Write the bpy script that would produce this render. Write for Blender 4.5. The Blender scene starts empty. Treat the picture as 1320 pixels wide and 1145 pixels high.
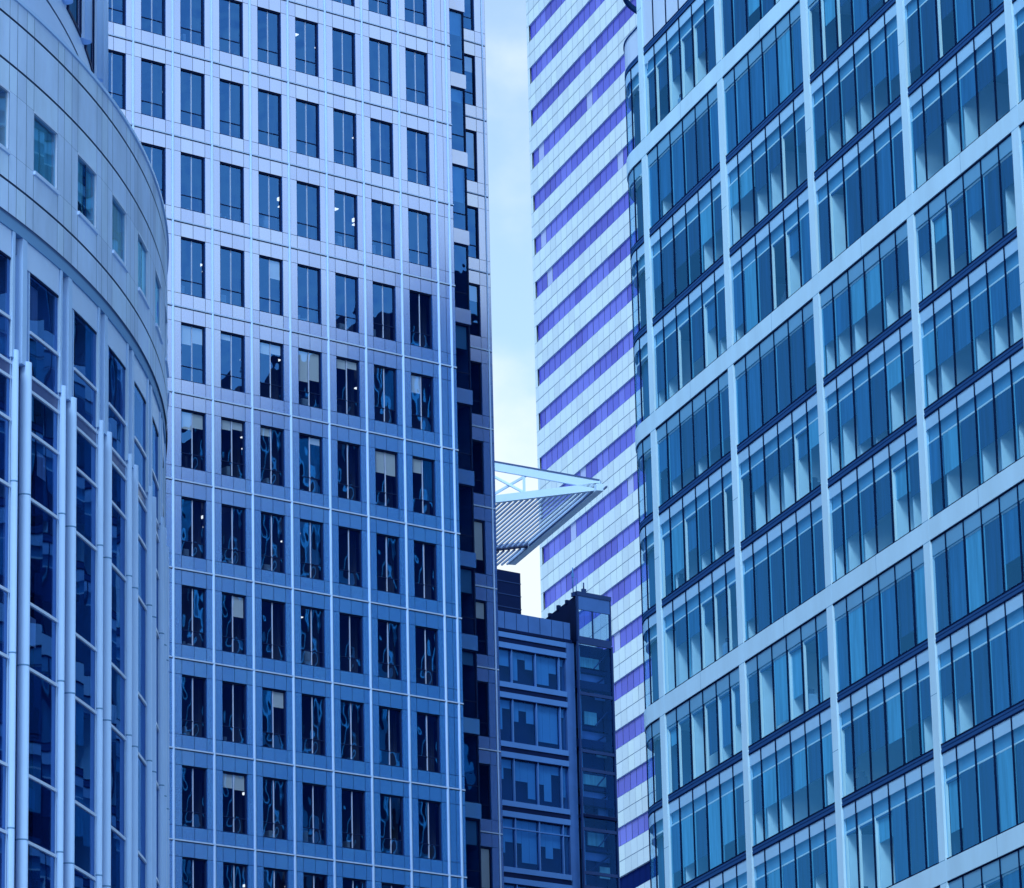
import bpy, math, random
from mathutils import Vector
random.seed(7)
R = math.radians
sc = bpy.context.scene

# ------------------------------------------------------------------ camera
PITCH, ROLL, FPX = R(16.2627), -0.0235651, 5756.0 / 1320.0
cam_d = bpy.data.cameras.new('camera'); cam = bpy.data.objects.new('camera', cam_d); sc.collection.objects.link(cam)
cf = Vector((0, math.cos(PITCH), math.sin(PITCH))); r0 = Vector((1, 0, 0)); u0 = r0.cross(cf)
cr = r0 * math.cos(ROLL) + u0 * math.sin(ROLL); cu = -r0 * math.sin(ROLL) + u0 * math.cos(ROLL)
from mathutils import Matrix
CAM = Vector((0, 0, 1.7))
cam.matrix_world = Matrix(((cr.x, cu.x, -cf.x, 0), (cr.y, cu.y, -cf.y, 0), (cr.z, cu.z, -cf.z, 1.7), (0, 0, 0, 1)))
cam_d.sensor_width = 36; cam_d.lens = 36 * FPX; cam_d.clip_start = 0.5; cam_d.clip_end = 20000
sc.camera = cam

def in_frame(p, m=0.06):
    d = Vector(p) - CAM; w = d.dot(cf)
    if w <= 0: return False
    x = .5 + FPX * d.dot(cr) / w; y = .5 - FPX * (1320 / 1145) * d.dot(cu) / w
    return -m < x < 1 + m and -m < y < 1 + m

# ------------------------------------------------------------------ light
SUN_EL, SUN_AZ = 42, -168
w = bpy.data.worlds.new('World'); sc.world = w; w.use_nodes = True
nt = w.node_tree; nt.nodes.clear(); N = nt.nodes.new; K = nt.links.new
sky = N('ShaderNodeTexSky'); sky.sky_type = 'NISHITA'; sky.sun_disc = False
sky.sun_elevation = R(SUN_EL); sky.sun_rotation = R(SUN_AZ); sky.air_density = 1.0; sky.dust_density = 1.0; sky.ozone_density = 2.0
tc = N('ShaderNodeTexCoord'); mp = N('ShaderNodeMapping'); mp.inputs['Scale'].default_value = (26, 26, 38); mp.inputs['Location'].default_value = (.35, 0.2, .55)
nz = N('ShaderNodeTexNoise'); nz.inputs['Scale'].default_value = 1.0; nz.inputs['Detail'].default_value = 7; nz.inputs['Roughness'].default_value = .5
K(tc.outputs['Generated'], mp.inputs['Vector']); K(mp.outputs['Vector'], nz.inputs['Vector'])
sep = N('ShaderNodeSeparateXYZ'); K(tc.outputs['Generated'], sep.inputs[0])
low = N('ShaderNodeMapRange'); low.inputs[1].default_value = .312; low.inputs[2].default_value = .282; low.inputs[3].default_value = 0.0; low.inputs[4].default_value = .55
K(sep.outputs['Z'], low.inputs[0])
fw = N('ShaderNodeMapRange'); fw.inputs[1].default_value = .80; fw.inputs[2].default_value = .92; K(sep.outputs['Y'], fw.inputs[0])     # the bright cloud bank stands to the north
lowf = N('ShaderNodeMath'); lowf.operation = 'MULTIPLY'; K(low.outputs[0], lowf.inputs[0]); K(fw.outputs[0], lowf.inputs[1])
tint = N('ShaderNodeVectorMath'); tint.operation = 'MULTIPLY'; tint.inputs[1].default_value = (.90, 1.0, .97); K(sky.outputs[0], tint.inputs[0])
east = N('ShaderNodeMapRange'); east.inputs[1].default_value = .55; east.inputs[2].default_value = .9; east.inputs[4].default_value = .42; K(sep.outputs['X'], east.inputs[0])   # unseen broken cloud added to the east, so the tower's upper panels reflect brighter
both = N('ShaderNodeMath'); both.operation = 'ADD'; K(lowf.outputs[0], both.inputs[0]); K(east.outputs[0], both.inputs[1])
add = N('ShaderNodeMath'); add.operation = 'ADD'; K(nz.outputs['Fac'], add.inputs[0]); K(both.outputs[0], add.inputs[1])
cr_ = N('ShaderNodeMapRange'); cr_.interpolation_type = 'SMOOTHSTEP'; cr_.inputs[1].default_value = .54; cr_.inputs[2].default_value = 1.04; cr_.inputs[3].default_value = .22; cr_.inputs[4].default_value = 1
K(add.outputs[0], cr_.inputs[0])
mx = N('ShaderNodeMix'); mx.data_type = 'RGBA'; K(cr_.outputs[0], mx.inputs[0]); K(tint.outputs[0], mx.inputs[6]); mx.inputs[7].default_value = (3.9, 4.4, 4.6, 1)
bg = N('ShaderNodeBackground'); bg.inputs['Strength'].default_value = .15; K(mx.outputs[2], bg.inputs[0])
out = N('ShaderNodeOutputWorld'); K(bg.outputs[0], out.inputs[0])
sd = bpy.data.lights.new('sun', 'SUN'); so = bpy.data.objects.new('sun', sd); sc.collection.objects.link(so)
sd.energy = 1.3; sd.angle = R(14); sd.color = (.84, .96, 1.0)
sdir = Vector((math.sin(R(SUN_AZ)) * math.cos(R(SUN_EL)), math.cos(R(SUN_AZ)) * math.cos(R(SUN_EL)), math.sin(R(SUN_EL))))
so.rotation_euler = sdir.to_track_quat('Z', 'Y').to_euler(); so.location = sdir * 300
sc.view_settings.view_transform = 'Standard'; sc.view_settings.look = 'None'; sc.view_settings.gamma = 1; sc.view_settings.exposure = 0.66
cy = sc.cycles; cy.use_denoising = True; cy.max_bounces = 8; cy.transparent_max_bounces = 12; cy.diffuse_bounces = 3; cy.glossy_bounces = 4
cy.caustics_reflective = False; cy.caustics_refractive = False; cy.sample_clamp_indirect = 4

# ------------------------------------------------------------------ materials
MATS = {}
P_ = lambda *a, **k: principled(*a, **k)
def principled(name, col, rough=.5, metal=0.0, var=0.0, scale=.5, stretch=(1, 1, 1), spec=.2, bump=0.0, bscale=3.0):
    """plain surface whose colour wanders a little (weathering) over its own object coordinates"""
    m = bpy.data.materials.new(name); m.use_nodes = True; t = m.node_tree; b = t.nodes['Principled BSDF']
    b.inputs['Roughness'].default_value = rough; b.inputs['Metallic'].default_value = metal; b.inputs['Specular IOR Level'].default_value = spec
    b.inputs['Base Color'].default_value = (*col, 1); b.inputs['Specular Tint'].default_value = (.35, .6, 1, 1)
    if var or bump:
        c = t.nodes.new('ShaderNodeTexCoord'); mp = t.nodes.new('ShaderNodeMapping'); mp.inputs['Scale'].default_value = stretch
        t.links.new(c.outputs['Object'], mp.inputs[0])
    if var:
        n = t.nodes.new('ShaderNodeTexNoise'); n.inputs['Scale'].default_value = scale; n.inputs['Detail'].default_value = 6; n.inputs['Roughness'].default_value = .62
        t.links.new(mp.outputs[0], n.inputs['Vector'])
        r = t.nodes.new('ShaderNodeMapRange'); r.inputs[1].default_value = .3; r.inputs[2].default_value = .7; r.inputs[3].default_value = 1 - var; r.inputs[4].default_value = 1 + var * .6
        t.links.new(n.outputs['Fac'], r.inputs[0])
        v = t.nodes.new('ShaderNodeVectorMath'); v.operation = 'SCALE'; v.inputs[0].default_value = col; t.links.new(r.outputs[0], v.inputs['Scale'])
        t.links.new(v.outputs[0], b.inputs['Base Color'])
    if bump:
        n2 = t.nodes.new('ShaderNodeTexNoise'); n2.inputs['Scale'].default_value = bscale; n2.inputs['Detail'].default_value = 3
        t.links.new(mp.outputs[0], n2.inputs['Vector'])
        bp = t.nodes.new('ShaderNodeBump'); bp.inputs['Strength'].default_value = bump; bp.inputs['Distance'].default_value = .1
        t.links.new(n2.outputs['Fac'], bp.inputs['Height']); t.links.new(bp.outputs[0], b.inputs['Normal'])
    MATS[name] = m; return m
VAR = {}
def variants(name, col, *a, **k):
    for i, f in enumerate((1, .93, 1.05)): P_(name if i == 0 else name + '_%d' % i, tuple(min(1, c * f) for c in col), *a, **k)
    VAR[name] = [name, name, name + '_1', name + '_2']
def pick(name): return random.choice(VAR[name]) if name in VAR else name
def film(name, body, metal, fac, rough):
    m = MATS[name]; t = m.node_tree; b = t.nodes['Principled BSDF']; d = t.nodes.new('ShaderNodeBsdfDiffuse'); d.inputs[0].default_value = (*body, 1)
    x = t.nodes.new('ShaderNodeMixShader'); x.inputs[0].default_value = fac; o = t.nodes['Material Output']
    t.links.new(b.outputs[0], x.inputs[1]); t.links.new(d.outputs[0], x.inputs[2]); t.links.new(x.outputs[0], o.inputs[0])
def glass(name, refl, trans, face=.35, edge=.75, wave=.02, wscale=.6, rough=.01):
    """coated window glass: a tinted mirror over a tinted clear pane, gently rippled"""
    m = bpy.data.materials.new(name); m.use_nodes = True; t = m.node_tree; t.nodes.clear(); n = t.nodes.new; k = t.links.new
    g = n('ShaderNodeBsdfGlossy'); g.inputs['Color'].default_value = (*refl, 1); g.inputs['Roughness'].default_value = rough
    tr = n('ShaderNodeBsdfTransparent'); tr.inputs['Color'].default_value = (*trans, 1)
    lw = n('ShaderNodeLayerWeight'); lw.inputs['Blend'].default_value = .35
    mr = n('ShaderNodeMapRange'); mr.inputs[3].default_value = face; mr.inputs[4].default_value = edge; k(lw.outputs['Facing'], mr.inputs[0])
    c = n('ShaderNodeTexCoord'); nz = n('ShaderNodeTexNoise'); nz.inputs['Scale'].default_value = wscale; nz.inputs['Detail'].default_value = 1
    k(c.outputs['Object'], nz.inputs['Vector'])
    bp = n('ShaderNodeBump'); bp.inputs['Strength'].default_value = 1; bp.inputs['Distance'].default_value = wave; k(nz.outputs['Fac'], bp.inputs['Height']); k(bp.outputs[0], g.inputs['Normal'])
    mx = n('ShaderNodeMixShader'); k(mr.outputs[0], mx.inputs[0]); k(tr.outputs[0], mx.inputs[1]); k(g.outputs[0], mx.inputs[2])
    o = n('ShaderNodeOutputMaterial'); k(mx.outputs[0], o.inputs[0]); MATS[name] = m; return m
def lamp_mat(name, col, s):
    m = bpy.data.materials.new(name); m.use_nodes = True; b = m.node_tree.nodes['Principled BSDF']
    b.inputs['Emission Color'].default_value = (*col, 1); b.inputs['Emission Strength'].default_value = s; MATS[name] = m; return m
P_ = principled
P_('paving', (.24, .27, .32), .9, var=.2)
# pale tower
variants('steel_panel', (.68, .80, 1.0), .22, 1, var=.06, scale=.35, stretch=(1, 1, .4), bump=.02, bscale=.8)
for n_ in ('steel_panel', 'steel_panel_1', 'steel_panel_2'): film(n_, (.01, .22, .98), None, .32, None)
P_('rib_paint', (.32, .52, .88), .38, 0, var=.06)
P_('rail_paint', (.34, .5, .78), .4, 0, var=.06)
P_('joint', (.02, .05, .14), .8, spec=0)
P_('dark_frame', (.008, .02, .08), .5, spec=.05)
P_('light_mullion', (.34, .46, .72), .4)
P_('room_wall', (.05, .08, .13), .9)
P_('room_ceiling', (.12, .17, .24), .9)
P_('blind_white', (.66, .84, 1), .8, var=.05)
P_('clutter', (.2, .38, .62), .7, var=.3, scale=2)
P_('clutter_dark', (.03, .05, .09), .7)
lamp_mat('ceiling_lamp', (.85, .93, 1), 1.1)
glass('tower_glass', (.085, .34, .98), (.9, .95, 1), .32, .65, .012, .8)
# right glass building
P_('white_frame', (.44, .72, .96), .4, 0, var=.12, scale=.5, stretch=(1, 1, .2))
P_('black_mullion', (.004, .014, .06), .6, spec=0)
P_('transom_dark', (.022, .085, .26), .6, spec=0)
P_('spandrel_light', (.26, .54, .86), .3, 0, var=.1, scale=.4)
P_('spandrel_mid', (.09, .32, .58), .4, 0, var=.1, scale=.4)
P_('trim_white', (.72, .9, 1), .4)
P_('jamb', (.75, .93, 1), .5)
P_('screen_a', (.018, .122, .31), .8, var=.45, scale=1.2, stretch=(3, 3, .25))
P_('screen_b', (.002, .035, .135), .8, var=.6, scale=1.2, stretch=(3, 3, .25))
P_('screen_c', (.10, .38, .62), .8, var=.35, scale=1.2, stretch=(3, 3, .25))
P_('partition', (.58, .82, 1), .7, var=.12, scale=.8)
P_('office_back', (.012, .045, .14), .9, var=.4, scale=.6)
P_('office_ceiling', (.25, .4, .55), .9)
glass('blue_glass', (.10, .46, .90), (.80, .95, 1), .09, .34, .008, .5)
glass('corner_glass', (.12, .50, .85), (.82, .95, 1), .09, .25, .0005, .3)
P_('frosted_glass', (.45, .62, .88), .25, 0, var=.08)
# striped tower
variants('white_panel', (.60, .80, 1.0), .45, 0, var=.04, scale=.12)
P_('violet_a', (.09, .11, .70), .22, 0, spec=.12)
P_('violet_b', (.13, .16, .80), .22, 0, spec=.12)
P_('violet_c', (.07, .08, .60), .22, 0, spec=.12)
P_('violet_pale', (.36, .46, .90), .3, 0)
P_('violet_dark', (.006, .02, .14), .6, 0, spec=0)
P_('fine_joint', (.18, .38, .68), .8)
# curved building
variants('stone', (.42, .64, 1.0), .55, 0, var=.24, scale=.45, stretch=(1, 1, .35), bump=.05, bscale=2)
P_('stone_joint', (.08, .17, .40), .9)
P_('tube_paint', (.35, .58, .97), .3, 0, var=.05)
P_('pilaster', (.34, .57, .95), .4, 0, var=.06)
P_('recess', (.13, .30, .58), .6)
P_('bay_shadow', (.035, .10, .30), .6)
P_('bay_panel', (.42, .63, .98), .4, 0, var=.06)
P_('white_transom', (.46, .64, .94), .35)
P_('violet_spandrel', (.06, .09, .25), .25)
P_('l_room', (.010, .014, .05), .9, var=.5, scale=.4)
P_('curtain_teal', (.14, .42, .62), .8, var=.4, scale=1.2, stretch=(2, 2, .2))
P_('curtain_pale', (.45, .72, .85), .8, var=.35, scale=1.5, stretch=(2, 2, .2))
glass('navy_glass', (.15, .34, .68), (.4, .5, .8), .26, .55, .014, .35)
# small dark block
P_('slate_clad', (.012, .04, .16), .35, .3, var=.15)
P_('slate_rail', (.06, .19, .54), .4, 0, var=.08)
P_('slate_panel', (.04, .13, .42), .35, .2, var=.15)
P_('slate_dark', (.003, .012, .065), .5, var=.2, spec=.04)
P_('slate_blind', (.06, .25, .60), .8, var=.1)
glass('clear_teal', (.18, .45, .7), (.75, .92, 1), .2, .5, .01, .4)
glass('slate_glass', (.02, .11, .42), (.72, .88, 1), .13, .5, .015, .5)
# canopy, far block
P_('canopy_white', (.46, .70, 1.0), .4, 0, var=.05)
P_('canopy_edge', (.05, .09, .25), .5)
P_('louvre', (.36, .56, .88), .45)
P_('void', (.10, .18, .36), .9)
P_('far_dark', (.002, .024, .075), .6, spec=0, var=.4, scale=.15)
P_('far_frame', (.20, .70, .80), .5)

# ------------------------------------------------------------------ builders
class MB:
    """collects quads and boxes, then links them as ONE mesh object; f maps (along, out, up) to the thing's own space"""
    def __init__(s, f=None): s.v = []; s.fc = []; s.m = []; s.names = []; s.f = f; s.sm = []
    def mi(s, name):
        if name not in s.names: s.names.append(name)
        return s.names.index(name)
    def poly(s, pts, m, smooth=False):
        b = len(s.v)
        for p in pts: s.v.append(s.f(*p) if s.f else tuple(p))
        s.fc.append(tuple(range(b, b + len(pts)))); s.m.append(s.mi(m)); s.sm.append(smooth)
    def box(s, x0, x1, y0, y1, z0, z1, m, n=1, skip=''):
        for i in range(n):
            a = x0 + (x1 - x0) * i / n; b = x0 + (x1 - x0) * (i + 1) / n
            s.poly([(a, y0, z0), (b, y0, z0), (b, y0, z1), (a, y0, z1)], m); s.poly([(b, y1, z0), (a, y1, z0), (a, y1, z1), (b, y1, z1)], m)
            s.poly([(a, y1, z0), (b, y1, z0), (b, y0, z0), (a, y0, z0)], m); s.poly([(a, y0, z1), (b, y0, z1), (b, y1, z1), (a, y1, z1)], m)
        s.poly([(x0, y1, z0), (x0, y0, z0), (x0, y0, z1), (x0, y1, z1)], m); s.poly([(x1, y0, z0), (x1, y1, z0), (x1, y1, z1), (x1, y0, z1)], m)
    def sheet(s, x0, x1, y, z0, z1, m, n=1, tilt=0.0):
        for i in range(n):
            a = x0 + (x1 - x0) * i / n; b = x0 + (x1 - x0) * (i + 1) / n
            j = [random.uniform(-tilt, tilt) for _ in range(3)]
            s.poly([(a, y + j[0], z0), (b, y + j[1], z0), (b, y + j[1] + j[2], z1), (a, y + j[0] + j[2], z1)], m)
    def beam(s, p, q, wdt, hgt, m, up=(0, 0, 1)):
        p = Vector(p); q = Vector(q); d = (q - p).normalized(); u = Vector(up); sx = d.cross(u).normalized(); uu = sx.cross(d).normalized()
        c = [(-1, -1), (1, -1), (1, 1), (-1, 1)]
        A = [p + sx * a * wdt / 2 + uu * b * hgt / 2 for a, b in c]; B = [q + sx * a * wdt / 2 + uu * b * hgt / 2 for a, b in c]
        for i in range(4):
            j = (i + 1) % 4; s.poly([A[i], A[j], B[j], B[i]], m)
        s.poly(A[::-1], m); s.poly(B, m)
    def tube(s, c, r, z0, z1, m, n=16, half=None):
        a0, a1 = half if half else (0, 2 * math.pi)
        full = half is None
        ring = [(c[0] + r * math.cos(a0 + (a1 - a0) * i / n), c[1] + r * math.sin(a0 + (a1 - a0) * i / n)) for i in range(n + (0 if full else 1))]
        L = len(ring)
        for i in range(L if full else L - 1):
            a, b = ring[i], ring[(i + 1) % L]; s.poly([(*a, z0), (*b, z0), (*b, z1), (*a, z1)], m, True)
        s.poly([(*p, z1) for p in ring], m); s.poly([(*p, z0) for p in ring[::-1]], m)
    def build(s, name, parent=None, loc=(0, 0, 0), rz=0):
        me = bpy.data.meshes.new(name); me.from_pydata(s.v, [], s.fc)
        for n in s.names: me.materials.append(MATS[n])
        me.polygons.foreach_set('material_index', s.m); me.polygons.foreach_set('use_smooth', s.sm); me.update()
        if any(s.sm):
            import bmesh
            bm = bmesh.new(); bm.from_mesh(me); bmesh.ops.remove_doubles(bm, verts=bm.verts, dist=.0005); bm.to_mesh(me); bm.free()
        o = bpy.data.objects.new(name, me); sc.collection.objects.link(o); o.parent = parent; o.location = loc; o.rotation_euler = (0, 0, rz)
        return o
def clone(o, parent, loc=None, rz=None):
    c = o.copy(); sc.collection.objects.link(c); c.parent = parent
    if loc is not None: c.location = loc
    if rz is not None: c.rotation_euler = (0, 0, rz)
    return c
def thing(name, label, cat, loc, rz=0):
    o = bpy.data.objects.new(name, None); sc.collection.objects.link(o); o.location = loc; o.rotation_euler = (0, 0, rz)
    o['label'] = label; o['category'] = cat; return o
def axis(az): return math.atan2(math.cos(R(az)), math.sin(R(az)))
def world(o, az, p):                      # local point of a facade frame to world
    a = axis(az); return (o[0] + p[0] * math.cos(a) - p[1] * math.sin(a), o[1] + p[0] * math.sin(a) + p[1] * math.cos(a), p[2])

# ------------------------------------------------------------------ ground
g = MB(); g.poly([(-4000, -4000, 0), (4000, -4000, 0), (4000, 8000, 0), (-4000, 8000, 0)], 'paving')
go = g.build('ground'); go['kind'] = 'structure'

# ================================================================== pale metal tower (middle)
BO, BAZ = (-2.996, 230.0), 50.05
tw = thing('office_tower', 'pale metal-clad office tower with a grid of tall paired windows, left of the sky', 'office tower', (*BO, 0), axis(BAZ))
G0, FH = 45.30, 4.646
RIBS = [-1.03 - 2.5085 * i for i in range(11)]
K0, K1 = -2, 12
TOP = G0 + FH * K1
def panel_grid(mb, xs, zs, y, m, hole, gap=.012, jit=.0025):
    for i in range(len(xs) - 1):
        for j in range(len(zs) - 1):
            a, b, c, d = xs[i], xs[i + 1], zs[j], zs[j + 1]
            if hole((a + b) / 2, (c + d) / 2): continue
            mb.sheet(a + gap, b - gap, y, c + gap, d - gap, pick(m), 1, jit)
holes = []
for k in range(K0, K1):
    for r in RIBS: holes.append((r + .52, r + 2.06, G0 + FH * k + .73, G0 + FH * k + 3.83))
cols = sorted({round(v, 3) for r in RIBS for v in (r, r + .52, r + 1.29, r + 2.06)} | {round(RIBS[0] + 2.5085 - .0, 3)})
cols = [c for c in cols if c <= -.99 + 2.6]
cols = [c for c in cols if c < -.9] + [-.50, .12]
holes = [h for h in holes if h[1] < -.9]
rows = sorted({round(G0 + FH * k + d, 3) for k in range(K0, K1) for d in (0, .73, 3.83)} | {round(TOP, 3)})
def inhole(x, z): return any(h[0] < x < h[1] and h[2] < z < h[3] for h in holes)
mb = MB(); panel_grid(mb, cols, rows, 0, 'steel_panel', inhole)
mb.sheet(cols[0], .12, 0, 0.0, rows[0] - .02, 'steel_panel')
# backing behind the joints, with the window openings left free
bz = [0.0] + rows
for i in range(len(cols) - 1):
    for j in range(len(bz) - 1):
        if not inhole((cols[i] + cols[i + 1]) / 2, (bz[j] + bz[j + 1]) / 2):
            mb.sheet(cols[i], cols[i + 1], .03, bz[j], bz[j + 1], 'joint')
# side, back and stepped-corner returns
S0 = cols[0]
for x0, x1, y0, y1 in ((.12, .12, .0, 4.0), (4.42, 4.42, 4.0, 8.0), (9.3, 9.3, 8.0, 40), (S0, S0, 0, 40)):
    mb.poly([(x0, y0, 0), (x1, y1, 0), (x1, y1, TOP), (x0, y0, TOP)], 'steel_panel')
mb.poly([(S0, 40, 0), (9.3, 40, 0), (9.3, 40, TOP), (S0, 40, TOP)], 'steel_panel')
mb.poly([(S0, 0, TOP), (.12, 0, TOP), (.12, 4, TOP), (4.42, 4, TOP), (4.42, 8, TOP), (9.3, 8, TOP), (9.3, 40, TOP), (S0, 40, TOP)], 'steel_panel')
# first set-back face (glass strip with ledges) and second set-back face
for k in range(K0, K1):
    z = G0 + FH * k
    mb.box(.12, 4.42, 3.90, 4.3, z - .39, z + .44, 'steel_panel')
xs = [4.42, 6.95, 8.50, 9.0, 9.3]
hB = [(6.95, 8.50, G0 + FH * k + .73, G0 + FH * k + 3.83) for k in range(K0, K1)]
inB = lambda x, z: any(h[0] < x < h[1] and h[2] < z < h[3] for h in hB)
panel_grid(mb, xs, rows, 8.0, 'steel_panel', inB)
for i in range(len(xs) - 1):
    for j in range(len(bz) - 1):
        if not inB((xs[i] + xs[i + 1]) / 2, (bz[j] + bz[j + 1]) / 2): mb.sheet(xs[i], xs[i + 1], 8.03, bz[j], bz[j + 1], 'joint')
mb.build('wall', tw)
# ribs and floor rails
rib = MB(); rib.tube((0, 0), .07, 0, TOP, 'rib_paint', 8, (math.pi, 2 * math.pi))
ribo = None
for x in [r for r in RIBS] + [-.17]:
    if ribo is None: ribo = rib.build('vertical_rib', tw, (x, -.001, 0))
    else: clone(ribo, tw, (x, -.001, 0))
r2 = MB(); r2.tube((0, 0), .05, 0, TOP, 'rib_paint', 8, (math.pi, 2 * math.pi)); r2.build('corner_rib', tw, (9.06, 7.999, 0))
railo = None
for k in range(K0, K1 + 1):
    if railo is None:
        m_ = MB(); m_.box(S0, .12, -.055, 0.0, -.03, .035, 'rail_paint'); m_.box(4.6, 9.25, 7.955, 8.0, -.03, .03, 'rail_paint')
        m_.sheet(S0, .12, -.004, -.075, -.03, 'joint'); m_.sheet(4.6, 9.25, 7.996, -.075, -.03, 'joint')
        railo = m_.build('floor_rail', tw, (0, 0, G0 + FH * k))
    else: clone(railo, tw, (0, 0, G0 + FH * k))
# rooms behind the glass
m_ = MB()
for k in range(K0, K1):
    z = G0 + FH * k
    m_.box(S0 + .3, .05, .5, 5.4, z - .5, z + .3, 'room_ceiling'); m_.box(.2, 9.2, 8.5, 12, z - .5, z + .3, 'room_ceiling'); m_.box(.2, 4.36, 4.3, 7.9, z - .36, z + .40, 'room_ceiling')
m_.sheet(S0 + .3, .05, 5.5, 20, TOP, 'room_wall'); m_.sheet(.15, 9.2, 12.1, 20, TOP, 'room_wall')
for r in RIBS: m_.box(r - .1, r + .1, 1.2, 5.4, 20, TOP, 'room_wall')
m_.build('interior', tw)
# windows
W, H = 1.54, 3.10
def window_frame(lightmull=True):
    f = MB()
    for a, b, c, d in ((0, .05, 0, H), (W - .05, W, 0, H), (.05, W - .05, 0, .05), (.05, W - .05, H - .07, H)): f.box(a, b, .06, .2, c, d, 'dark_frame')
    for x in (0, W): f.poly([(x, 0, 0), (x, .2, 0), (x, .2, H), (x, 0, H)], 'steel_panel')
    f.poly([(0, 0, 0), (W, 0, 0), (W, .2, 0), (0, .2, 0)], 'steel_panel'); f.poly([(0, 0, H), (W, 0, H), (W, .2, H), (0, .2, H)], 'dark_frame')
    f.box(W / 2 - .02, W / 2 + .02, .13, .2, .05, H - .07, 'light_mullion')
    f.box(.05, W / 2 - .025, .11, .2, .78, .82, 'dark_frame'); f.box(W / 2 + .025, W - .05, .11, .2, .78, .82, 'dark_frame')
    return f
frame0 = None; panes = []; lamps = []; blinds = {}
def make_panes(i):
    p = MB(); h = W / 2
    for a, b in ((.05, h - .025), (h + .025, W - .05)):
        for c, d in ((.05, .78), (.82, H - .07)): p.sheet(a, b, .15, c, d, 'tower_glass', 1, .005)
    return p
def make_blind(l, rr):
    p = MB()
    if l: p.box(.09, W / 2 - .05, .165, .172, H - .1 - l, H - .1, 'blind_white')
    if rr: p.box(W / 2 + .05, W - .09, .165, .172, H - .1 - rr, H - .1, 'blind_white')
    return p
def add_window(name, x, y, z, blind=None, lamp=False, stuff=0):
    global frame0
    if frame0 is None: frame0 = window_frame().build(name, tw, (x, y, z)); o = frame0
    else: o = clone(frame0, tw, (x, y, z)); o.name = name
    if len(panes) < 8:
        p = make_panes(0).build('pane', o); panes.append(p)
    else: clone(random.choice(panes), o)
    if blind:
        if blind in blinds: clone(blinds[blind], o)
        else: blinds[blind] = make_blind(*blind).build('blind', o)
    if lamp:
        l = MB(); q = random.uniform(-.3, .9); dd = random.uniform(.9, 2.6); hz = H - random.uniform(.2, .55); lw_ = random.uniform(.16, .4); l.box(q, q + lw_, dd, dd + .5, hz - .05, hz, 'ceiling_lamp'); l.box(q + .1, q + .13, dd + .2, dd + .24, hz, H + .2, 'clutter_dark')
        if random.random() < .5: l.box(1.05, 1.3, 2.6, 3.1, H - .42, H - .36, 'ceiling_lamp')
        l.build('ceiling_light', o)
    if stuff:
        l = MB()
        for _ in range(stuff):
            a = random.uniform(.1, 1.1); ww = random.uniform(.12, .4); hh = random.uniform(.2, .9)
            l.box(a, a + ww, .5 + random.uniform(0, .4), 1.1, -.05, hh, random.choice(('clutter', 'clutter', 'clutter_dark')))
        l.build('desk_clutter', o)
    return o
# blinds the photograph shows: (row from the top visible row, column from the right) -> drop left, drop right
BL = {(5, 6): (1.0, .85), (4, 6): (.9, .75), (4, 5): (.5, .4), (5, 4): (.6, .5), (5, 3): (1.65, 1.5), (5, 2): (.5, .4), (5, 0): (.95, 0), (4, 1): (1.15, 1.2), (4, 0): (.75, 0),
      (4, 4): (.4, 0), (4, 3): (0, .35), (2, 5): (0, 1.05), (1, 4): (0, .8), (5, 5): (.3, 0), (0, 5): (.7, .75), (6, 4): (0, 1.0)}
rng = random.Random(3)
for k in range(K0, K1):
    for i, r in enumerate(RIBS[1:]):
        x, z = r + .52, G0 + FH * k + .73
        vis = any(in_frame(world(BO, BAZ, (x + a, 0, z + b))) for a in (0, W) for b in (0, H))
        if not vis:
            fill = None; continue
        row = k
        bl = BL.get((row, i))
        add_window('window', x, 0, z, bl, rng.random() < (.42 if row < 9 else .2), rng.choice((0, 0, 1, 2, 3)) + (2 if row in (6, 7) else 0))
    z = G0 + FH * k
    if in_frame(world(BO, BAZ, (8, 8, z + 2)), .15): add_window('window', 6.96, 8.0, z + .73, rng.choice((None, None, (.9, .9), (2.2, 2.2))), rng.random() < .3)
    if in_frame(world(BO, BAZ, (4, 4, z + 2)), .15):
        f = MB(); x0, x1, z0, z1 = .14, 4.40, z + .44, z + FH - .39
        for a in (x0, x0 + 1.42, x0 + 2.84, x1 - .06): f.box(a, a + .06, 4.0, 4.12, z0 + .06, z1 - .08, 'dark_frame')
        f.box(x0, x1, 4.0, 4.12, z0, z0 + .06, 'dark_frame'); f.box(x0, x1, 4.0, 4.12, z1 - .08, z1, 'dark_frame'); f.box(x0 + .06, x1 - .06, 4.02, 4.1, z0 + .95, z0 + 1.0, 'dark_frame')
        fo = f.build('corner_window', tw)
        p = MB(); 
        for a in (x0 + .06, x0 + 1.48, x0 + 2.90): p.sheet(a, a + 1.36, 4.06, z0 + .06, z1 - .08, 'tower_glass', 1, .004)
        p.build('pane', fo)
        if rng.random() < .6:
            q = MB(); dr = rng.choice((.7, 1.3, 2.0)); q.box(x0 + 2.95, x1 - .1, 4.2, 4.22, z1 - .1 - dr, z1 - .1, 'slate_blind'); q.build('blind', fo)

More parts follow.
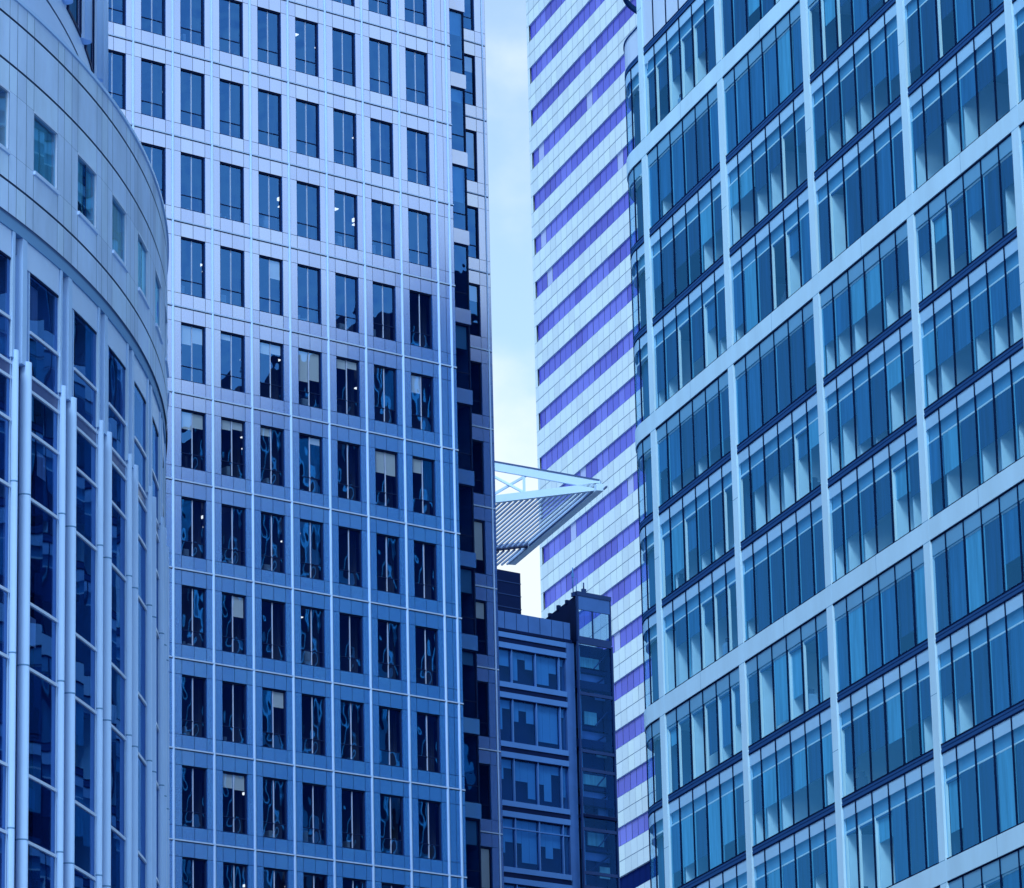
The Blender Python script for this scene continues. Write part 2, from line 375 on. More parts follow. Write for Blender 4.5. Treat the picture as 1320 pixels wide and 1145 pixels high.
# ================================================================== glass building with white frame (right)
RO_, RAZ = (5.480, 165.0), -18.0
rb = thing('glass_office_building', 'blue glass office building with a white frame grid and a rounded corner, on the right', 'office building', (*RO_, 0), axis(RAZ))
CR, CS = 4.0, 1.3                                   # corner radius, where the curve begins
def rp(s, o, z):
    if s <= CS: return (s, o, z)
    a = min((s - CS) / CR, math.pi / 2); e = max(0, s - CS - CR * math.pi / 2)
    return (CS + (CR + o) * math.sin(a) + 0 * e, -CR + (CR + o) * math.cos(a) - e, z)
VS = [-.04 - 8.594 * i for i in range(6)]
BANDS = [16.9, 28.12, 39.34, 50.57, 61.79, 73.0]
RTOP = 76.5; SL = VS[5] - 4; SE = CS + CR * math.pi / 2 + 30
fr = MB(rp)
for i, v in enumerate(VS): fr.box(v - .26, v + .26, -.1, .07, 0, RTOP, 'white_frame'); [fr.sheet(v - .26, v + .26, .072, z - .012, z + .012, 'spandrel_mid') for b in BANDS for z in (b - .36, b + .36, b + 5.8)]
fr.build('pier_frame', rb)
for b in BANDS:
    m_ = MB(rp); edges = VS[::-1] + [None]
    for i in range(5): m_.box(VS[i + 1] + .26, VS[i] - .26, -.1, .067, b - .34, b + .34, 'white_frame'); m_.sheet(VS[i] - 4.31, VS[i] - 4.285, .069, b - .34, b + .34, 'spandrel_mid')
    m_.box(SL, VS[5] - .26, -.1, .067, b - .34, b + .34, 'white_frame')
    m_.box(VS[0] + .26, CS, -.1, .067, b - .34, b + .34, 'white_frame'); m_.box(CS, CS + CR * math.pi / 2, -.1, .067, b - .34, b + .34, 'white_frame', 18); m_.box(CS + CR * math.pi / 2, SE, -.1, .067, b - .34, b + .34, 'white_frame')
    m_.build('band_frame', rb)
levels = []
for b in BANDS[:-1]:
    levels += [(b + .34, b + 3.95 - .115, 'low'), (b + 3.95 + .105, b + 7.6 - .115, 'mid'), (b + 7.6 + .105, b + 11.22 - .34, 'top')]
for b in BANDS[:-1]:
    for d in (3.95, 7.6):
        m_ = MB(rp)
        for z0, z1, o1 in ((-.11, -.03, .03), (-.03, .03, .012), (.03, .10, .028)):
            for i in range(5): m_.box(VS[i + 1] + .26, VS[i] - .26, -.1, o1, b + d + z0, b + d + z1, 'transom_dark' if z0 != -.05 else 'black_mullion')
            m_.box(SL, VS[5] - .26, -.1, o1, b + d + z0, b + d + z1, 'transom_dark'); m_.box(VS[0] + .26, CS, -.1, o1, b + d + z0, b + d + z1, 'transom_dark')
            m_.box(CS, CS + CR * math.pi / 2, -.1, o1, b + d + z0, b + d + z1, 'transom_dark', 18)
        m_.build('floor_transom', rb)
PB = [0, 1.17, 2.63, 4.06, 5.49, 6.90, 8.07]
rng = random.Random(11)
def r_window(sr, sl, bounds, z0, z1, kind, corner=False, frosted=False):
    """one bay on one floor: sr = right (far) end of the glass, panes run towards smaller s"""
    bs = [sr - b for b in bounds]
    n = (lambda a, b: 1) if not corner else (lambda a, b: 6 if a > CS - .05 or b > CS + .05 else 1)
    hs = .42 if kind != 'top' else .5                      # opaque strip under the transom
    bulk = .95 if kind != 'top' else .62
    fr = MB(rp)
    for i, s in enumerate(bs):
        if 0 < i < len(bs) - 1: fr.box(s - .024, s + .024, -.02, .03, z0, z1, 'black_mullion')
    fr.box(bs[-1], bs[0], -.03, .03, z0, z0 + .06, 'black_mullion', n(bs[0], bs[-1])); fr.box(bs[-1], bs[0], -.03, .03, z1 - .05, z1, 'black_mullion', n(bs[0], bs[-1]))
    wo = fr.build('window', rb)
    gl = MB(rp); sp = MB(rp)
    if frosted:
        for i in range(len(bs) - 1): gl.sheet(bs[i + 1] + .035, bs[i] - .035, 0, z0 + .06, z1 - .05, 'frosted_glass', n(bs[i + 1], bs[i]), .003)
        gl.build('pane', wo); return
    zt = z1 - .05 - hs
    for i in range(len(bs) - 1):
        a, b = bs[i + 1] + .035, bs[i] - .035
        nn = n(a, b)
        gl.sheet(a, b, 0.0, z0 + .06, zt, 'corner_glass' if corner else 'blue_glass', nn, 0 if nn > 1 else .006)
        sp.sheet(a, b, 0.002, zt, z1 - .05, 'spandrel_light' if kind != 'top' else 'spandrel_mid', nn, .002)
    gl.build('pane', wo)
    if kind != 'top': sp.box(bs[-1], bs[0], -.22, -.12, z1 - bulk + .07, zt + .1, 'spandrel_mid', n(bs[0], bs[-1]))
    sp.box(bs[-1], bs[0], -.20, -.06, z1 - bulk, z1 - bulk + .07, 'trim_white', n(bs[0], bs[-1]))
    sp.build('spandrel', wo)
    if corner:
        q = MB(rp); q.sheet(bs[-1], bs[0], -.3, z0, z1 - bulk, rng.choice(('screen_a', 'screen_b', 'screen_a')), 12); q.build('blind', wo); return
    q = MB(rp); bd = MB(rp); zb = z1 - bulk
    mood = rng.random(); zc = z0 + rng.choice((0, 0, .7, 1.2, 1.6))  # shared drop height bares dark room in place of stepped dark reflections
    for i in range(len(bs) - 1):
        a, b = bs[i + 1], bs[i]
        t = rng.random() * .7 + .3 * ((mood * 7.3 + i * .37) % 1)
        openish = .12 + .5 * mood
        if t < openish * .92:                                     # open to the room: pale jamb at the far side, sometimes a partition or a part-drawn blind
            q.box(b - .075, b - .035, -.12, -.03, z0, zb, 'jamb'); q.box(a + .03, b - .075, -.12, -.06, zb - .07, zb - .01, 'transom_dark')
            u = rng.random()
            if u < .42: q.box(b - .10, b - .04, -2.6, -.13, z0, zb, 'partition')
            if u < .30 or u > .66:
                dr = rng.uniform(.25, .75) * (zb - z0); bd.box(a + .05, b - .08, -.16, -.145, zb - dr, zb - .08, rng.choice(('screen_a', 'screen_c', 'screen_b')))
            if rng.random() < .55:
                hh = rng.uniform(.3, .95); c0 = rng.uniform(a - .2, b - .6); q.box(c0, c0 + rng.uniform(.2, .4), -.5, -.2, z0, z0 + hh, rng.choice(('clutter', 'clutter_dark', 'clutter_dark'))); q.box(c0 + .05, c0 + .2, -.42, -.25, z0 + hh, z0 + hh + .18, 'clutter_dark')
        else:
            u = rng.random()
            m = 'screen_b' if u < .5 else ('screen_a' if u < .82 else 'screen_c')
            z00 = zc if rng.random() < .8 else z0 + rng.uniform(0, 1.6)
            if rng.random() < .5: q.box(b - .06, b - .035, -.07, -.03, z0, zb, 'screen_c')
            bd.box(a + .02, b - .062, -.075, -.06, z00, zb + .02, m)
            if z00 > z0 and rng.random() < .6: q.box(b - .10, b - .04, -2.6, -.13, z0, zb, 'partition')
    if q.v: q.build('inner_frame', wo)
    if bd.v: bd.build('blind', wo)
for j in range(5):
    sr = VS[j] - .26
    for z0, z1, kind in levels:
        if not any(in_frame(world(RO_, RAZ, (s, 0, z)), .03) for s in (sr, sr - 4, sr - 8.07) for z in (z0, (z0 + z1) / 2, z1)): continue
        if j == 4: bounds = PB
        else: bounds = PB
        r_window(sr, sr - 8.07, bounds, z0, z1, kind, frosted=(j == 0 and z0 > 65.6))
for z0, z1, kind in levels:
    if not any(in_frame(world(RO_, RAZ, (1, 0, z)), .04) for z in (z0, z1)): continue
    if z0 > 69: continue
    end = CS + CR * 1.2
    if z0 > 65.6:
        m_ = MB(rp); m_.sheet(VS[0] + .26, end, 0, z0, z0 + 1.15, 'frosted_glass', 16); m_.box(VS[0] + .26, end, -.03, .05, z0 + 1.15, z0 + 1.2, 'transom_dark', 16); m_.build('balustrade', rb); continue
    r_window(end, VS[0] + .26, [0, 1.6, 3.2, end - CS, end - VS[0] - .26], z0, z1, kind, True)
m_ = MB(rp)
for i, (z0, z1, kind) in enumerate(levels):
    m_.box(SL + .2, -.3, -6, -.32, z1 - .62, z1 + .2, 'office_ceiling')
m_.sheet(SL + .2, 0, -6.1, 5, RTOP, 'office_back')
for v in VS: m_.box(v - .15, v + .15, -6, -.3, 5, RTOP, 'office_back')
m_.build('interior', rb)
m_ = MB()      # far side, back, roof and plinth
y1 = -CR; x1 = CS + CR
m_.poly([(x1, y1 - 30, 0), (x1, y1, 0), (x1, y1, 65.5), (x1, y1 - 30, 65.5)], 'screen_b'); m_.poly([(x1, y1 - 30, 0), (SL, y1 - 30, 0), (SL, y1 - 30, 69), (x1, y1 - 30, 69)], 'screen_b')
m_.poly([(SL, 0, 0), (SL, y1 - 30, 0), (SL, y1 - 30, RTOP), (SL, 0, RTOP)], 'white_frame')
m_.poly([(-.3, -.4, 65.6), (x1, y1, 65.6), (x1, y1 - 30, 65.6), (-.3, y1 - 30, 65.6)], 'white_frame')
m_.poly([(SL, 0, RTOP), (-.3, 0, RTOP), (-.3, y1 - 30, RTOP), (SL, y1 - 30, RTOP)], 'white_frame'); m_.poly([(-.3, -6.2, 65.6), (-.3, y1 - 30, 65.6), (-.3, y1 - 30, RTOP), (-.3, -6.2, RTOP)], 'white_frame')
m_.sheet(SL, -.04, -.15, 0, 16.9, 'spandrel_mid'); m_.build('outer_wall', rb)

# ================================================================== white tower with violet window bands (far)
SO_, SAZ = (2.3626, 380.0), -18.05
st = thing('striped_tower', 'far white tower striped with violet ribbon windows, behind the glass building', 'tower', (*SO_, 0), axis(SAZ))
ZB = [150.55 - 4.098 * i for i in range(-4, 26)]
PW = 1.505; NP = 28
wl = MB(); XE = .45
for z in ZB:
    lo = z - 4.098 + 1.55
    mid = (z + lo) / 2 + .0
    for a, b in ((lo, mid), (mid, z)):
        wl.sheet(-.2, XE, 0, a + .03, b - .03, 'white_panel', 1, .002)
        for i in range(NP): wl.sheet(-.2 - PW * (i + 1) + .02, -.2 - PW * i - .02, 0, a + .03, b - .03, pick('white_panel'), 1, .004)
    wl.sheet(-.2, XE, 0, z, z + 1.55, 'white_panel')
    wl.sheet(-.2 - PW * NP, XE, -.04, lo, z, 'fine_joint')
XR = -.2 - PW * NP
wl.sheet(XR, XE, 0, 0, ZB[-1] - 2.55, 'white_panel')
zt = ZB[0] + 1.55
for x in (XR, XE): wl.poly([(x, 0, 0), (x, -42, 0), (x, -42, zt), (x, 0, zt)], 'white_panel')
wl.poly([(XR, -42, 0), (XE, -42, 0), (XE, -42, zt), (XR, -42, zt)], 'white_panel'); wl.poly([(XR, 0, zt), (XE, 0, zt), (XE, -42, zt), (XR, -42, zt)], 'white_panel')
wl.build('wall', st)
rng = random.Random(5)
for q, z in enumerate(ZB):
    if not any(in_frame(world(SO_, SAZ, (s, 0, z)), .12) for s in (0, -12, -25)): continue
    m_ = MB(); dark = z < 69; run = None  # lowest bands get dark colour in place of dark reflections
    for i in range(NP):
        a, b = -.2 - PW * (i + 1), -.2 - PW * i
        t = rng.random()
        m = 'violet_dark' if dark else ('violet_pale' if t < .055 else rng.choice(('violet_a', 'violet_a', 'violet_b', 'violet_c')))
        if run and rng.random() < .35 and not dark: m = run
        run = m
        m_.sheet(a + .04, b - .04, -.14, z, z + 1.55, m, 1, .006)
    m_.sheet(-.2 - PW * NP, -.2, -.2, z, z + 1.55, 'violet_dark'); m_.poly([(XR, 0, z), (-.2, 0, z), (-.2, -.2, z), (XR, -.2, z)], 'white_panel'); m_.poly([(XR, 0, z + 1.55), (-.2, 0, z + 1.55), (-.2, -.2, z + 1.55), (XR, -.2, z + 1.55)], 'white_panel')
    m_.build('window_band', st)

# ================================================================== curved stone and glass building (left)
LC, LR = (-64.24, 125.26), 54.0
lb = thing('curved_office_building', 'curved stone office building with round vertical tubes over dark glazed bays, filling the left side', 'office building', (*LC, 0))
def lp(a, o, z):
    t = R(a); r = LR + o; return (r * math.sin(t), r * math.cos(t), z)
def lw(a, o, z): p = lp(a, o, z); return (p[0] + LC[0], p[1] + LC[1], p[2])
DA = 3.55; ks = list(range(-2, 7)); A0, A1 = 105.22 - DA * 7, 105.22 + DA * 2.6
ctr = [105.22 - DA * k for k in ks]
# stone band with punched windows
st_ = MB(lp); Z = [39.95, 40.80, 41.60, 43.30, 44.06, 45.34, 45.92]
joints = sorted([c + d for c in ctr for d in (-.92, .92, -1.45, 1.45)] )
js = [A0] + [j for j in joints if A0 < j < A1] + [A1]
for i in range(len(js) - 1):
    a, b = js[i], js[i + 1]; ga = .012
    for j in range(len(Z) - 1):
        if j == 2 and any(abs((a + b) / 2 - c) < .5 for c in ctr): continue
        narrow = (b - a) < .8
        o = .0
        gz = .02 if j in (1, 4, 5, 0) else .006
        nn = max(1, int((b - a) / .6))
        st_.sheet(a + ga, b - ga, o, Z[j] + (.035 if j in (1, 4, 5) else .004), Z[j + 1] - (.035 if j in (0, 3, 4) else .004), pick('stone'), nn)
nA = 60
for j in range(len(Z) - 1):
    if j == 2: continue
    st_.sheet(A0, A1, -.04, Z[j] - .05, Z[j + 1] + .05, 'stone_joint', nA)
for i in range(len(js) - 1):
    if not any(abs((js[i] + js[i + 1]) / 2 - c) < .5 for c in ctr): st_.sheet(js[i], js[i + 1], -.04, Z[2], Z[3], 'stone_joint', 2)
st_.box(A0, A1, -.9, .05, 45.92, 46.02, 'tube_paint', nA)           # coping
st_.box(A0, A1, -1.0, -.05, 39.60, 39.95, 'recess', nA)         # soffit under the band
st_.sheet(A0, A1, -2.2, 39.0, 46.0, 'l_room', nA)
a_all = 360 - (A1 - A0)
st_.sheet(A1, A1 + a_all, 0, 0, 46, 'stone', 90)
roof = [lp(A0 + 360 * i / 120, -.5, 46.0) for i in range(120)]
rf = MB(); rf.poly(roof, 'stone'); rf.build('roof', lb)
st_.build('wall', lb)
WA = .90
for k, c in zip(ks, ctr):
    if not any(in_frame(lw(c + d, 0, z), .05) for d in (-.9, .9) for z in (41.6, 43.3)): continue
    f = MB(lp)
    for s in (-1, 1):
        f.poly([(c + s * WA, 0, 41.60), (c + s * WA, -.28, 41.60), (c + s * WA, -.28, 43.30), (c + s * WA, 0, 43.30)], 'stone')
    f.box(c - WA, c + WA, -.28, .015, 43.24, 43.30, 'white_transom', 3); f.box(c - WA - .03, c + WA + .03, -.28, .06, 41.52, 41.62, 'bay_panel', 3)
    f.box(c - WA, c - WA + .04, -.26, -.01, 41.62, 43.24, 'white_transom'); f.box(c + WA - .05, c + WA, -.26, -.04, 41.62, 43.24, 'dark_frame')
    f.box(c - .03, c + .03, -.12, -.05, 41.62, 43.24, 'dark_frame') if k % 2 else None
    wo = f.build('window', lb)
    p = MB(lp); p.sheet(c - WA + .04, c + WA - .05, -.05, 41.62, 43.24, 'clear_teal', 2); p.build('pane', wo)
    if k != -1:
        q = MB(lp); q.sheet(c - WA + .08, c + WA - .08, -.14, 41.7 + (.4 if k % 2 else 0), 43.2, 'curtain_pale' if k in (2, 3, 5) else 'curtain_teal', 2); q.build('blind', wo)
# glazed bays
TR = [15.1, 16.8, 19.33, 21.04, 23.81, 25.52, 28.29, 30.00, 32.77, 34.53]
UP = [35.65, 36.05, 37.23, 38.91]
rng = random.Random(21)
for k, c in zip(ks, ctr):
    g0, g1 = c - 1.46, c + .80                         # glass between one bundle of tubes and the next
    if not any(in_frame(lw(c + d, 0, z), .08) for d in (-2.2, .2) for z in (20, 25, 30, 35, 39)): continue
    O = -.14
    f = MB(lp); f.box(c - 1.37, c + 1.07, -.3, -.10, 38.87, 39.65, 'bay_panel', 3); f.box(g0, g1, O - .05, O + .02, 38.82, 38.87, 'dark_frame', 3)
    wo = f.build('bay_window', lb)
    for z in TR[1:] + UP[:3]:
        if not -.1 < (lambda p: .5 - FPX * (1320 / 1145) * (p - CAM).dot(cu) / (p - CAM).dot(cf))(Vector(lw(c - 1, 0, z))) < 1.1: continue
        f = MB(lp); f.box(g0, g1, O - .04, O + .045, z - .04, z + .04, 'white_transom', 3); f.build('transom', wo)
    zs = TR + UP; p = MB(lp)
    for a, b in zip(zs[:-1], zs[1:]):
        if abs(a - 35.65) < .01: p.sheet(g0, g1, O, a, b, 'violet_spandrel', 2); continue
        p.sheet(g0, g1, O + rng.uniform(-.006, .006), a + .045, b - .045, 'navy_glass', 2)
    p.build('pane', wo)
    q = MB(lp)
    for a, b in zip(zs[:-1], zs[1:]):
        if b - a < 2.2 and rng.random() < .55 and b - a > .5:
            d = rng.uniform(.3, 1) * (b - a - .2); w0 = rng.uniform(g0, g0 + .9); q.sheet(w0, w0 + rng.uniform(.5, 1.1), O - .3, b - .1 - d, b - .1, rng.choice(('curtain_pale', 'screen_a', 'screen_b')), 2)
    if q.v: q.build('blind', wo)
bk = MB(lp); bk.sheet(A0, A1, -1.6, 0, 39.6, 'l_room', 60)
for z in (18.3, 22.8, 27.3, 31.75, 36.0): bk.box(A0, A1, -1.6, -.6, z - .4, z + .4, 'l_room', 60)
bk.build('interior', lb)
tube0 = None
for k, c in zip(ks, ctr):
    p = lp(c + 1.06, -.12, 0); q = lp(c + 1.92, -.08, 0)
    if tube0 is None:
        t = MB(); t.tube((0, 0), .16, 0, 36.32, 'tube_paint', 20)
        for z in range(4): t.tube((0, 0), .163, 19.3 + 4.49 * z - .02, 19.3 + 4.49 * z + .02, 'recess', 20)
        tube0 = t.build('round_tube', lb, (p[0], p[1], 0), R(-c))
        s = MB(); s.tube((0, 0), .105, 0, 36.42, 'tube_paint', 16)
        for z in range(4): s.tube((0, 0), .108, 19.45 + 4.49 * z - .02, 19.45 + 4.49 * z + .02, 'recess', 16)
        slim0 = s.build('slim_tube', lb, (q[0], q[1], 0), R(-c))
    else:
        clone(tube0, lb, (p[0], p[1], 0), R(-c)); clone(slim0, lb, (q[0], q[1], 0), R(-c))
    m_ = MB(lp)
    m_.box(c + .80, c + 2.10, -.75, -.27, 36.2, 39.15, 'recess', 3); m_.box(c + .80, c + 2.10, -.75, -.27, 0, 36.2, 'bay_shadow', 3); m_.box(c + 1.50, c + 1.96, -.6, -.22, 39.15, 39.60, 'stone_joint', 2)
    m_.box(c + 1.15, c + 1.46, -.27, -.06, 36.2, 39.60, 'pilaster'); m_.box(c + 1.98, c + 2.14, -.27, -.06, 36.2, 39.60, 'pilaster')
    m_.box(c + .80, c + .88, -.27, -.12, 0, 38.85, 'pilaster'); m_.box(c + 2.06, c + 2.11, -.27, -.12, 0, 36.2, 'pilaster')
    m_.build('pilaster', lb)
# set-back storey above the coping
UR = -2.1
us = MB(lp); n_ = 60
us.sheet(A0 - 6, A1, UR - .35, 45.9, 56, 'stone', n_)
us.sheet(A0 - 6, A1, UR, 45.9, 49.45, 'bay_panel', n_); us.sheet(A0 - 6, A1, UR, 49.53, 50.2, 'bay_panel', n_); us.sheet(A0 - 6, A1, UR - .03, 45.9, 50.2, 'stone_joint', n_)
us.sheet(A0 - 6, A1, UR - .02, 50.2, 56, 'pilaster', n_)
us.sheet(A1, A1 + 360 - (A1 - A0) - 6, UR, 45.9, 56, 'stone', 60)
rr = [lp(i * 3, UR - .4, 56) for i in range(120)]
us.build('upper_storey', lb)
rf = MB(); rf.poly(rr, 'stone'); rf.build('upper_roof', lb)
for k in range(-4, 5):
    c = 94.2 - 3.5 * k
    if not any(in_frame(lw(c, UR, z), .1) for z in (46, 49, 51)): continue
    f = MB(lp); f.box(c - 1.2, c + 1.2, UR - .1, UR + .04, 50.2, 50.30, 'dark_frame', 3)
    for a in (c - 1.2, c - .45, c + 1.1): f.box(a, a + .08, UR - .1, UR + .05, 50.3, 55.6, 'dark_frame')
    wo = f.build('upper_window', lb)
    p = MB(lp); p.sheet(c - 1.12, c - .45, UR + .01, 50.3, 55.6, 'violet_spandrel', 2); p.sheet(c - .37, c + 1.1, UR + .01, 50.3, 55.6, 'screen_a', 2); p.build('pane', wo)
    q = lp(c - 1.75, UR + .06, 50.25); t = MB(); t.tube((0, 0), .22, 0, 5.5, 'tube_paint', 14); t.build('upper_tube', lb, q)
    q = MB(lp); q.box(c - 1.5, c - 1.35, UR - .02, UR + .1, 50.25, 55.6, 'bay_panel'); q.build('upper_fin', lb)
# ================================================================== small dark block (bottom middle)
MO, MAZ = (1.092, 295.0), 50.05
ml = thing('dark_office_block', 'low dark blue office block with a rooftop glass box, below the white canopy', 'office block', (*MO, 0), axis(MAZ))
XL, XM, XB, XR2 = -16, 2.85, 3.62, 6.82
FM = [73.4, 69.95, 65.85, 61.8, 57.3, 53.2, 49.1]
wl = MB(); wl.box(XL, XB - .02, .6, 18, 0, 75.4, 'slate_dark')
wl.box(XL, XM + .5, -.02, .3, 74.3, 75.5, 'slate_panel'); wl.box(XL, XM + .6, -.1, .3, 74.1, 74.3, 'slate_dark')
x = XL
while x < XM: wl.box(x, x + .03, -.03, 0, 74.32, 75.48, 'slate_dark'); x += 1.04
wl.box(XM, XB, -.05, .6, 0, 74.1, 'slate_panel')
wl.build('wall', ml)
for i, z in enumerate(FM[:-1]):
    m_ = MB(); m_.box(XL, XM, -.12, .3, z + .28, z + .64, 'slate_rail'); m_.box(XL, XM + .1, -.05, .3, z - .08, z + .28, 'slate_dark'); m_.box(XL, XM, -.14, .3, z - .46, z - .08, 'slate_rail')
    m_.build('spandrel_rail', ml)
    zb, ztp = FM[i + 1] + .64, z - .46
    if i == 0: pass
    for j in range(5):
        a = -1.92 + 2.09 * (j - 2) ; b = a + 2.09
        if b > XM: b = XM - .0
        if a > XM: continue
        f = MB(); f.box(a - .035, a + .035, -.05, .15, zb, ztp, 'slate_rail'); f.box(a + .035, b - .035, .0, .15, ztp - .08, ztp, 'slate_dark')
        if i == 3: f.box(a + .035, b - .035, -.04, .1, ztp - .78, ztp - .70, 'slate_rail')
        wo = f.build('window', ml)
        p = MB(); p.sheet(a + .035, b - .035, .08, zb, ztp - .08, 'slate_glass', 2, .004); p.build('pane', wo)
        q = MB(); n2 = 3 if b - a > 1.5 else 1
        for u in range(n2):
            d = rng.choice((.25, .6, .6, .9, 1.1)) * (ztp - zb) * .75; w_ = (b - a - .1) / n2
            q.box(a + .06 + w_ * u, a + .04 + w_ * (u + 1), .25, .27, ztp - .1 - d, ztp - .1, 'slate_blind')
        q.build('blind', wo)
# glazed stair tower with the glass box on top
gt = MB(); gt.box(XB, XR2, .55, 12, 0, 74.3, 'slate_dark'); gt.box(XR2 - .06, XR2 - .01, -.28, .55, 0, 74.2, 'slate_dark')
for a, b in ((XB, XB + .12), (XR2 - .1, XR2)): gt.box(a, b, -.45, -.3, 0, 74.2, 'slate_clad')
for z in (74.2, 70.6, 66.6, 65.3, 62.15, 61.2, 58.2, 57.2): gt.box(XB + .12, XR2 - .1, -.42, -.28, z - .12, z + .1, 'slate_clad')
for z in (71.3, 67.2, 63.2): gt.box(XB + .12, XR2 - .1, -.2, .4, z - .3, z + .25, 'slate_dark')
gt.box(XB + .12, XR2 - .1, -.5, .5, 62.0, 62.2, 'slate_dark')
to = gt.build('stair_tower', ml)
p = MB(); zz = [50, 54.0, 57.3, 61.2, 65.3, 69.0, 72.4, 74.1]
for a, b in zip(zz[:-1], zz[1:]):
    for i in range(3): p.sheet(XB + .12 + 1.05 * i, XB + .12 + 1.05 * (i + 1) - .02, -.34, a + .02, b, 'slate_glass', 1, .01)
p.build('pane', to)
q = MB(); q.box(XB + .35, XB + .62, .05, .12, 48, 74, 'slate_blind')
for n_, z in enumerate((56, 60, 64.2, 68.4, 72.4)):
    q.box(XB + .15, XR2 - .12, .2, .5, z - .12, z + .1, 'slate_dark'); q.beam((XB + .8, .1, z - 1.7), (XR2 - .3, .1, z - .3), .1, .12, 'slate_dark', (0, 1, 0)); q.beam((XB + 1.9, .12, z + .2), (XR2 - .2, .12, z + 1.3), .07, .09, 'slate_clad', (0, 1, 0))
    q.box(XB + .7, XR2 - .12, .4, .5, z - .75, z - .2, 'slate_panel'); q.box(XB + .9 + .3 * (n_ % 2), XR2 - .9 + .35 * (n_ % 3), .42, .5, z + .3, z + 1.0 + .2 * (n_ % 2), 'screen_c'); q.box(XR2 - 1.1, XR2 - .2, .3, .36, z - 1.9, z - 1.1, 'curtain_teal' if n_ % 2 else 'slate_rail')  # teal boxes added as lighter reflected and lit patches in the glazing
q.build('stair', to)
bx = MB()
for a, b in ((3.72, 3.86), (6.66, 6.80)): bx.box(a, b, -.4, -.25, 74.3, 77.75, 'slate_clad')
bx.box(3.72, 6.80, -.45, .2, 77.45, 77.75, 'slate_clad'); bx.box(3.86, 6.66, -.4, -.25, 76.5, 77.45, 'slate_panel'); bx.box(3.86, 6.66, -.4, -.25, 74.3, 74.6, 'slate_clad'); bx.box(5.1, 5.18, -.38, -.28, 74.6, 76.5, 'slate_clad'); 
bo = bx.build('glass_box', ml)
p = MB(); p.sheet(3.86, 5.1, -.33, 74.6, 76.5, 'slate_glass'); p.sheet(5.18, 6.66, -.33, 74.6, 76.5, 'slate_glass'); p.poly([(6.74, -.25, 74.3), (6.74, 3.2, 74.3), (6.74, 3.2, 77.4), (6.74, -.25, 77.4)], 'slate_glass'); p.build('pane', bo)
# dark plant screen running back from the box, the plant room and aerials
dx, dy = math.cos(R(90 - -18.0) - axis(MAZ)), math.sin(R(90 - -18.0) - axis(MAZ))
sx = 3.74; L_ = 30
pm = MB(); pm.poly([(sx, -.3, 74.3), (sx + dx * L_, -.3 + dy * L_, 74.3), (sx + dx * L_, -.3 + dy * L_, 77.4), (sx, -.3, 77.5)], 'slate_dark')
pm.poly([(sx + .3, -.2, 74.3), (sx + dx * L_ + .3, -.2 + dy * L_, 74.3), (sx + dx * L_ + .3, -.2 + dy * L_, 77.4), (sx + .3, -.2, 77.4)], 'slate_dark')
for i in range(14):
    t = 2 + i * 1.9; pm.box(sx + dx * t - .1, sx + dx * t + .15, -.3 + dy * t - .1, -.3 + dy * t + .1, 77.35, 77.62 + .1 * (i % 2), 'slate_dark')
pm.build('plant_screen', ml)
ph = MB(); ph.box(XL, .05, 1.2, 14, 75.4, 78.8, 'slate_dark'); ph.box(XL, -1.8, 1.6, 13, 78.8, 79.4, 'slate_dark')
for z in (76.2, 77.1, 78.0): ph.box(XL, .08, 1.17, 1.2, z, z + .06, 'slate_clad')
ph.build('plant_room', ml)
an = MB(); an.tube((4.0, .3), .04, 77.75, 79.6, 'slate_rail', 6); an.tube((4.3, .3), .03, 77.75, 78.9, 'slate_rail', 6); an.box(4.9, 5.2, .3, .5, 77.75, 78.25, 'slate_clad'); an.tube((5.05, .4), .05, 78.25, 78.7, 'slate_clad', 6); an.box(3.9, 4.1, .26, .34, 78.9, 79.2, 'slate_rail'); an.build('aerial', ml)

# ================================================================== louvred roof canopy behind
cp = thing('roof_canopy', 'white triangular truss roof canopy with louvred soffit, jutting out against the sky', 'canopy', (6.07, 310, 0))
ZC = 88.5; e1 = Vector((-.940, .341, 0)); e2 = Vector((-.3017, .9534, 0))
def cpt(a, b, z=0): p = e1 * a + e2 * b; return (p.x, p.y, ZC + z)
m_ = MB(); LF, LS = 16.0, 21.0
i = 0; a = .35
while a < LF:
    m_.beam(cpt(a, .3, .05), cpt(a, LS - 5.6, .05), .12, .13, 'louvre'); m_.beam(cpt(a, LS - 4.8, -.05), cpt(a, LS, -.05), .12, .13, 'louvre'); a += .44

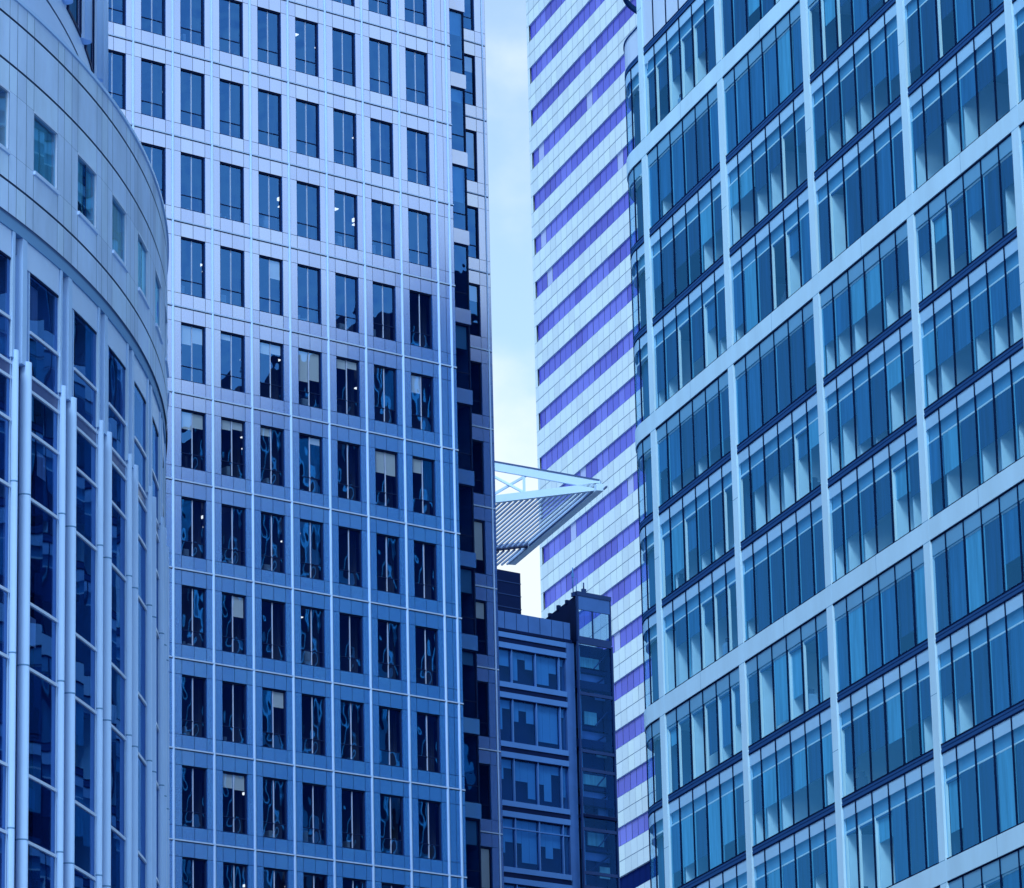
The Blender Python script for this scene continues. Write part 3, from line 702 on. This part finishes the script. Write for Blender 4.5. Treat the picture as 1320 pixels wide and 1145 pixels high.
m_.beam(cpt(.3, LS - 5.2, .15), cpt(LF, LS - 5.2, .15), .7, .3, 'canopy_edge')
m_.build('louvred_soffit', cp)
m_ = MB(); m_.beam(cpt(-.05, -.5, .1), cpt(-.05, LS, .1), .55, .5, 'canopy_white'); m_.build('edge_beam', cp)
m_ = MB(); m_.beam(cpt(-.42, -.9, -.02), cpt(-.42, LS, -.02), .10, .12, 'canopy_edge'); m_.build('gutter', cp)
m_ = MB(); m_.beam(cpt(-.2, 0, .25), cpt(LF, 0, .25), .3, .55, 'canopy_white'); m_.build('bottom_chord', cp)
def top(a): return .30 + 2.42 * a / 7.9
m_ = MB(); m_.beam(cpt(-.2, 0, top(-.2) + .12), cpt(LF, 0, top(LF) - .05), .3, .62, 'canopy_white'); m_.build('top_chord', cp)
m_ = MB(); m_.beam(cpt(-.2, -.02, top(-.2) + .47), cpt(LF, -.02, top(LF) + .30), .36, .10, 'canopy_edge'); m_.build('roof_edge', cp)
for a in (5.6, 11.0):
    m_ = MB(); m_.beam(cpt(a, 0, .5), cpt(a, 0, top(a)), .2, .2, 'canopy_white', (0, 1, 0)); m_.build('truss_post', cp)
for a, b in (((5.7, 0, .55), (9.2, 0, top(9.2) - .3)), ((5.3, .1, top(5.3) - .1), (8.2, .1, .55)), ((11, 0, .5), (14.5, 0, top(14.5)))):
    m_ = MB(); m_.beam(cpt(*a), cpt(*b), .16, .2, 'canopy_white', (0, 1, 0)); m_.build('brace', cp)
m_ = MB()
p4 = [(-7.2 - 3, 0), (-7.2 - 14, 4), (-7.2 - 12, 26), (-7.5, 22)]
for u in range(4):
    (xa, ya), (xb, yb) = p4[u], p4[(u + 1) % 4]; m_.poly([(xa, ya, 0), (xb, yb, 0), (xb, yb, ZC + .6), (xa, ya, ZC + .6)], 'slate_dark')
m_.build('core_wall', cp)

# ================================================================== dark block across the way, seen as a reflection in the pale tower
fb = thing('facing_office_block', 'dark braced office block mirrored in the lower windows of the pale metal tower', 'office block', (57, 208.5, 0), axis(130))
m_ = MB(); m_.box(-27, 62, 0, 22, 0, 94.5, 'far_dark'); m_.build('wall', fb)
m_ = MB()
for i in range(23):
    x = -27 + 4 * i; m_.box(x - .12, x + .12, -.15, 0, 0, 91.6, 'far_frame')
m_.build('vertical_fin', fb)
m_ = MB()
for i in range(-1, 4):
    x = -14 + 16 * i; m_.beam((x, -.4, 60), (x + 16, -.4, 88), .5, 1.5, 'far_frame', (0, 1, 0)); m_.beam((x + 16, -.4, 32), (x, -.4, 60), .5, 1.5, 'far_frame', (0, 1, 0))
m_.build('diagonal_brace', fb)
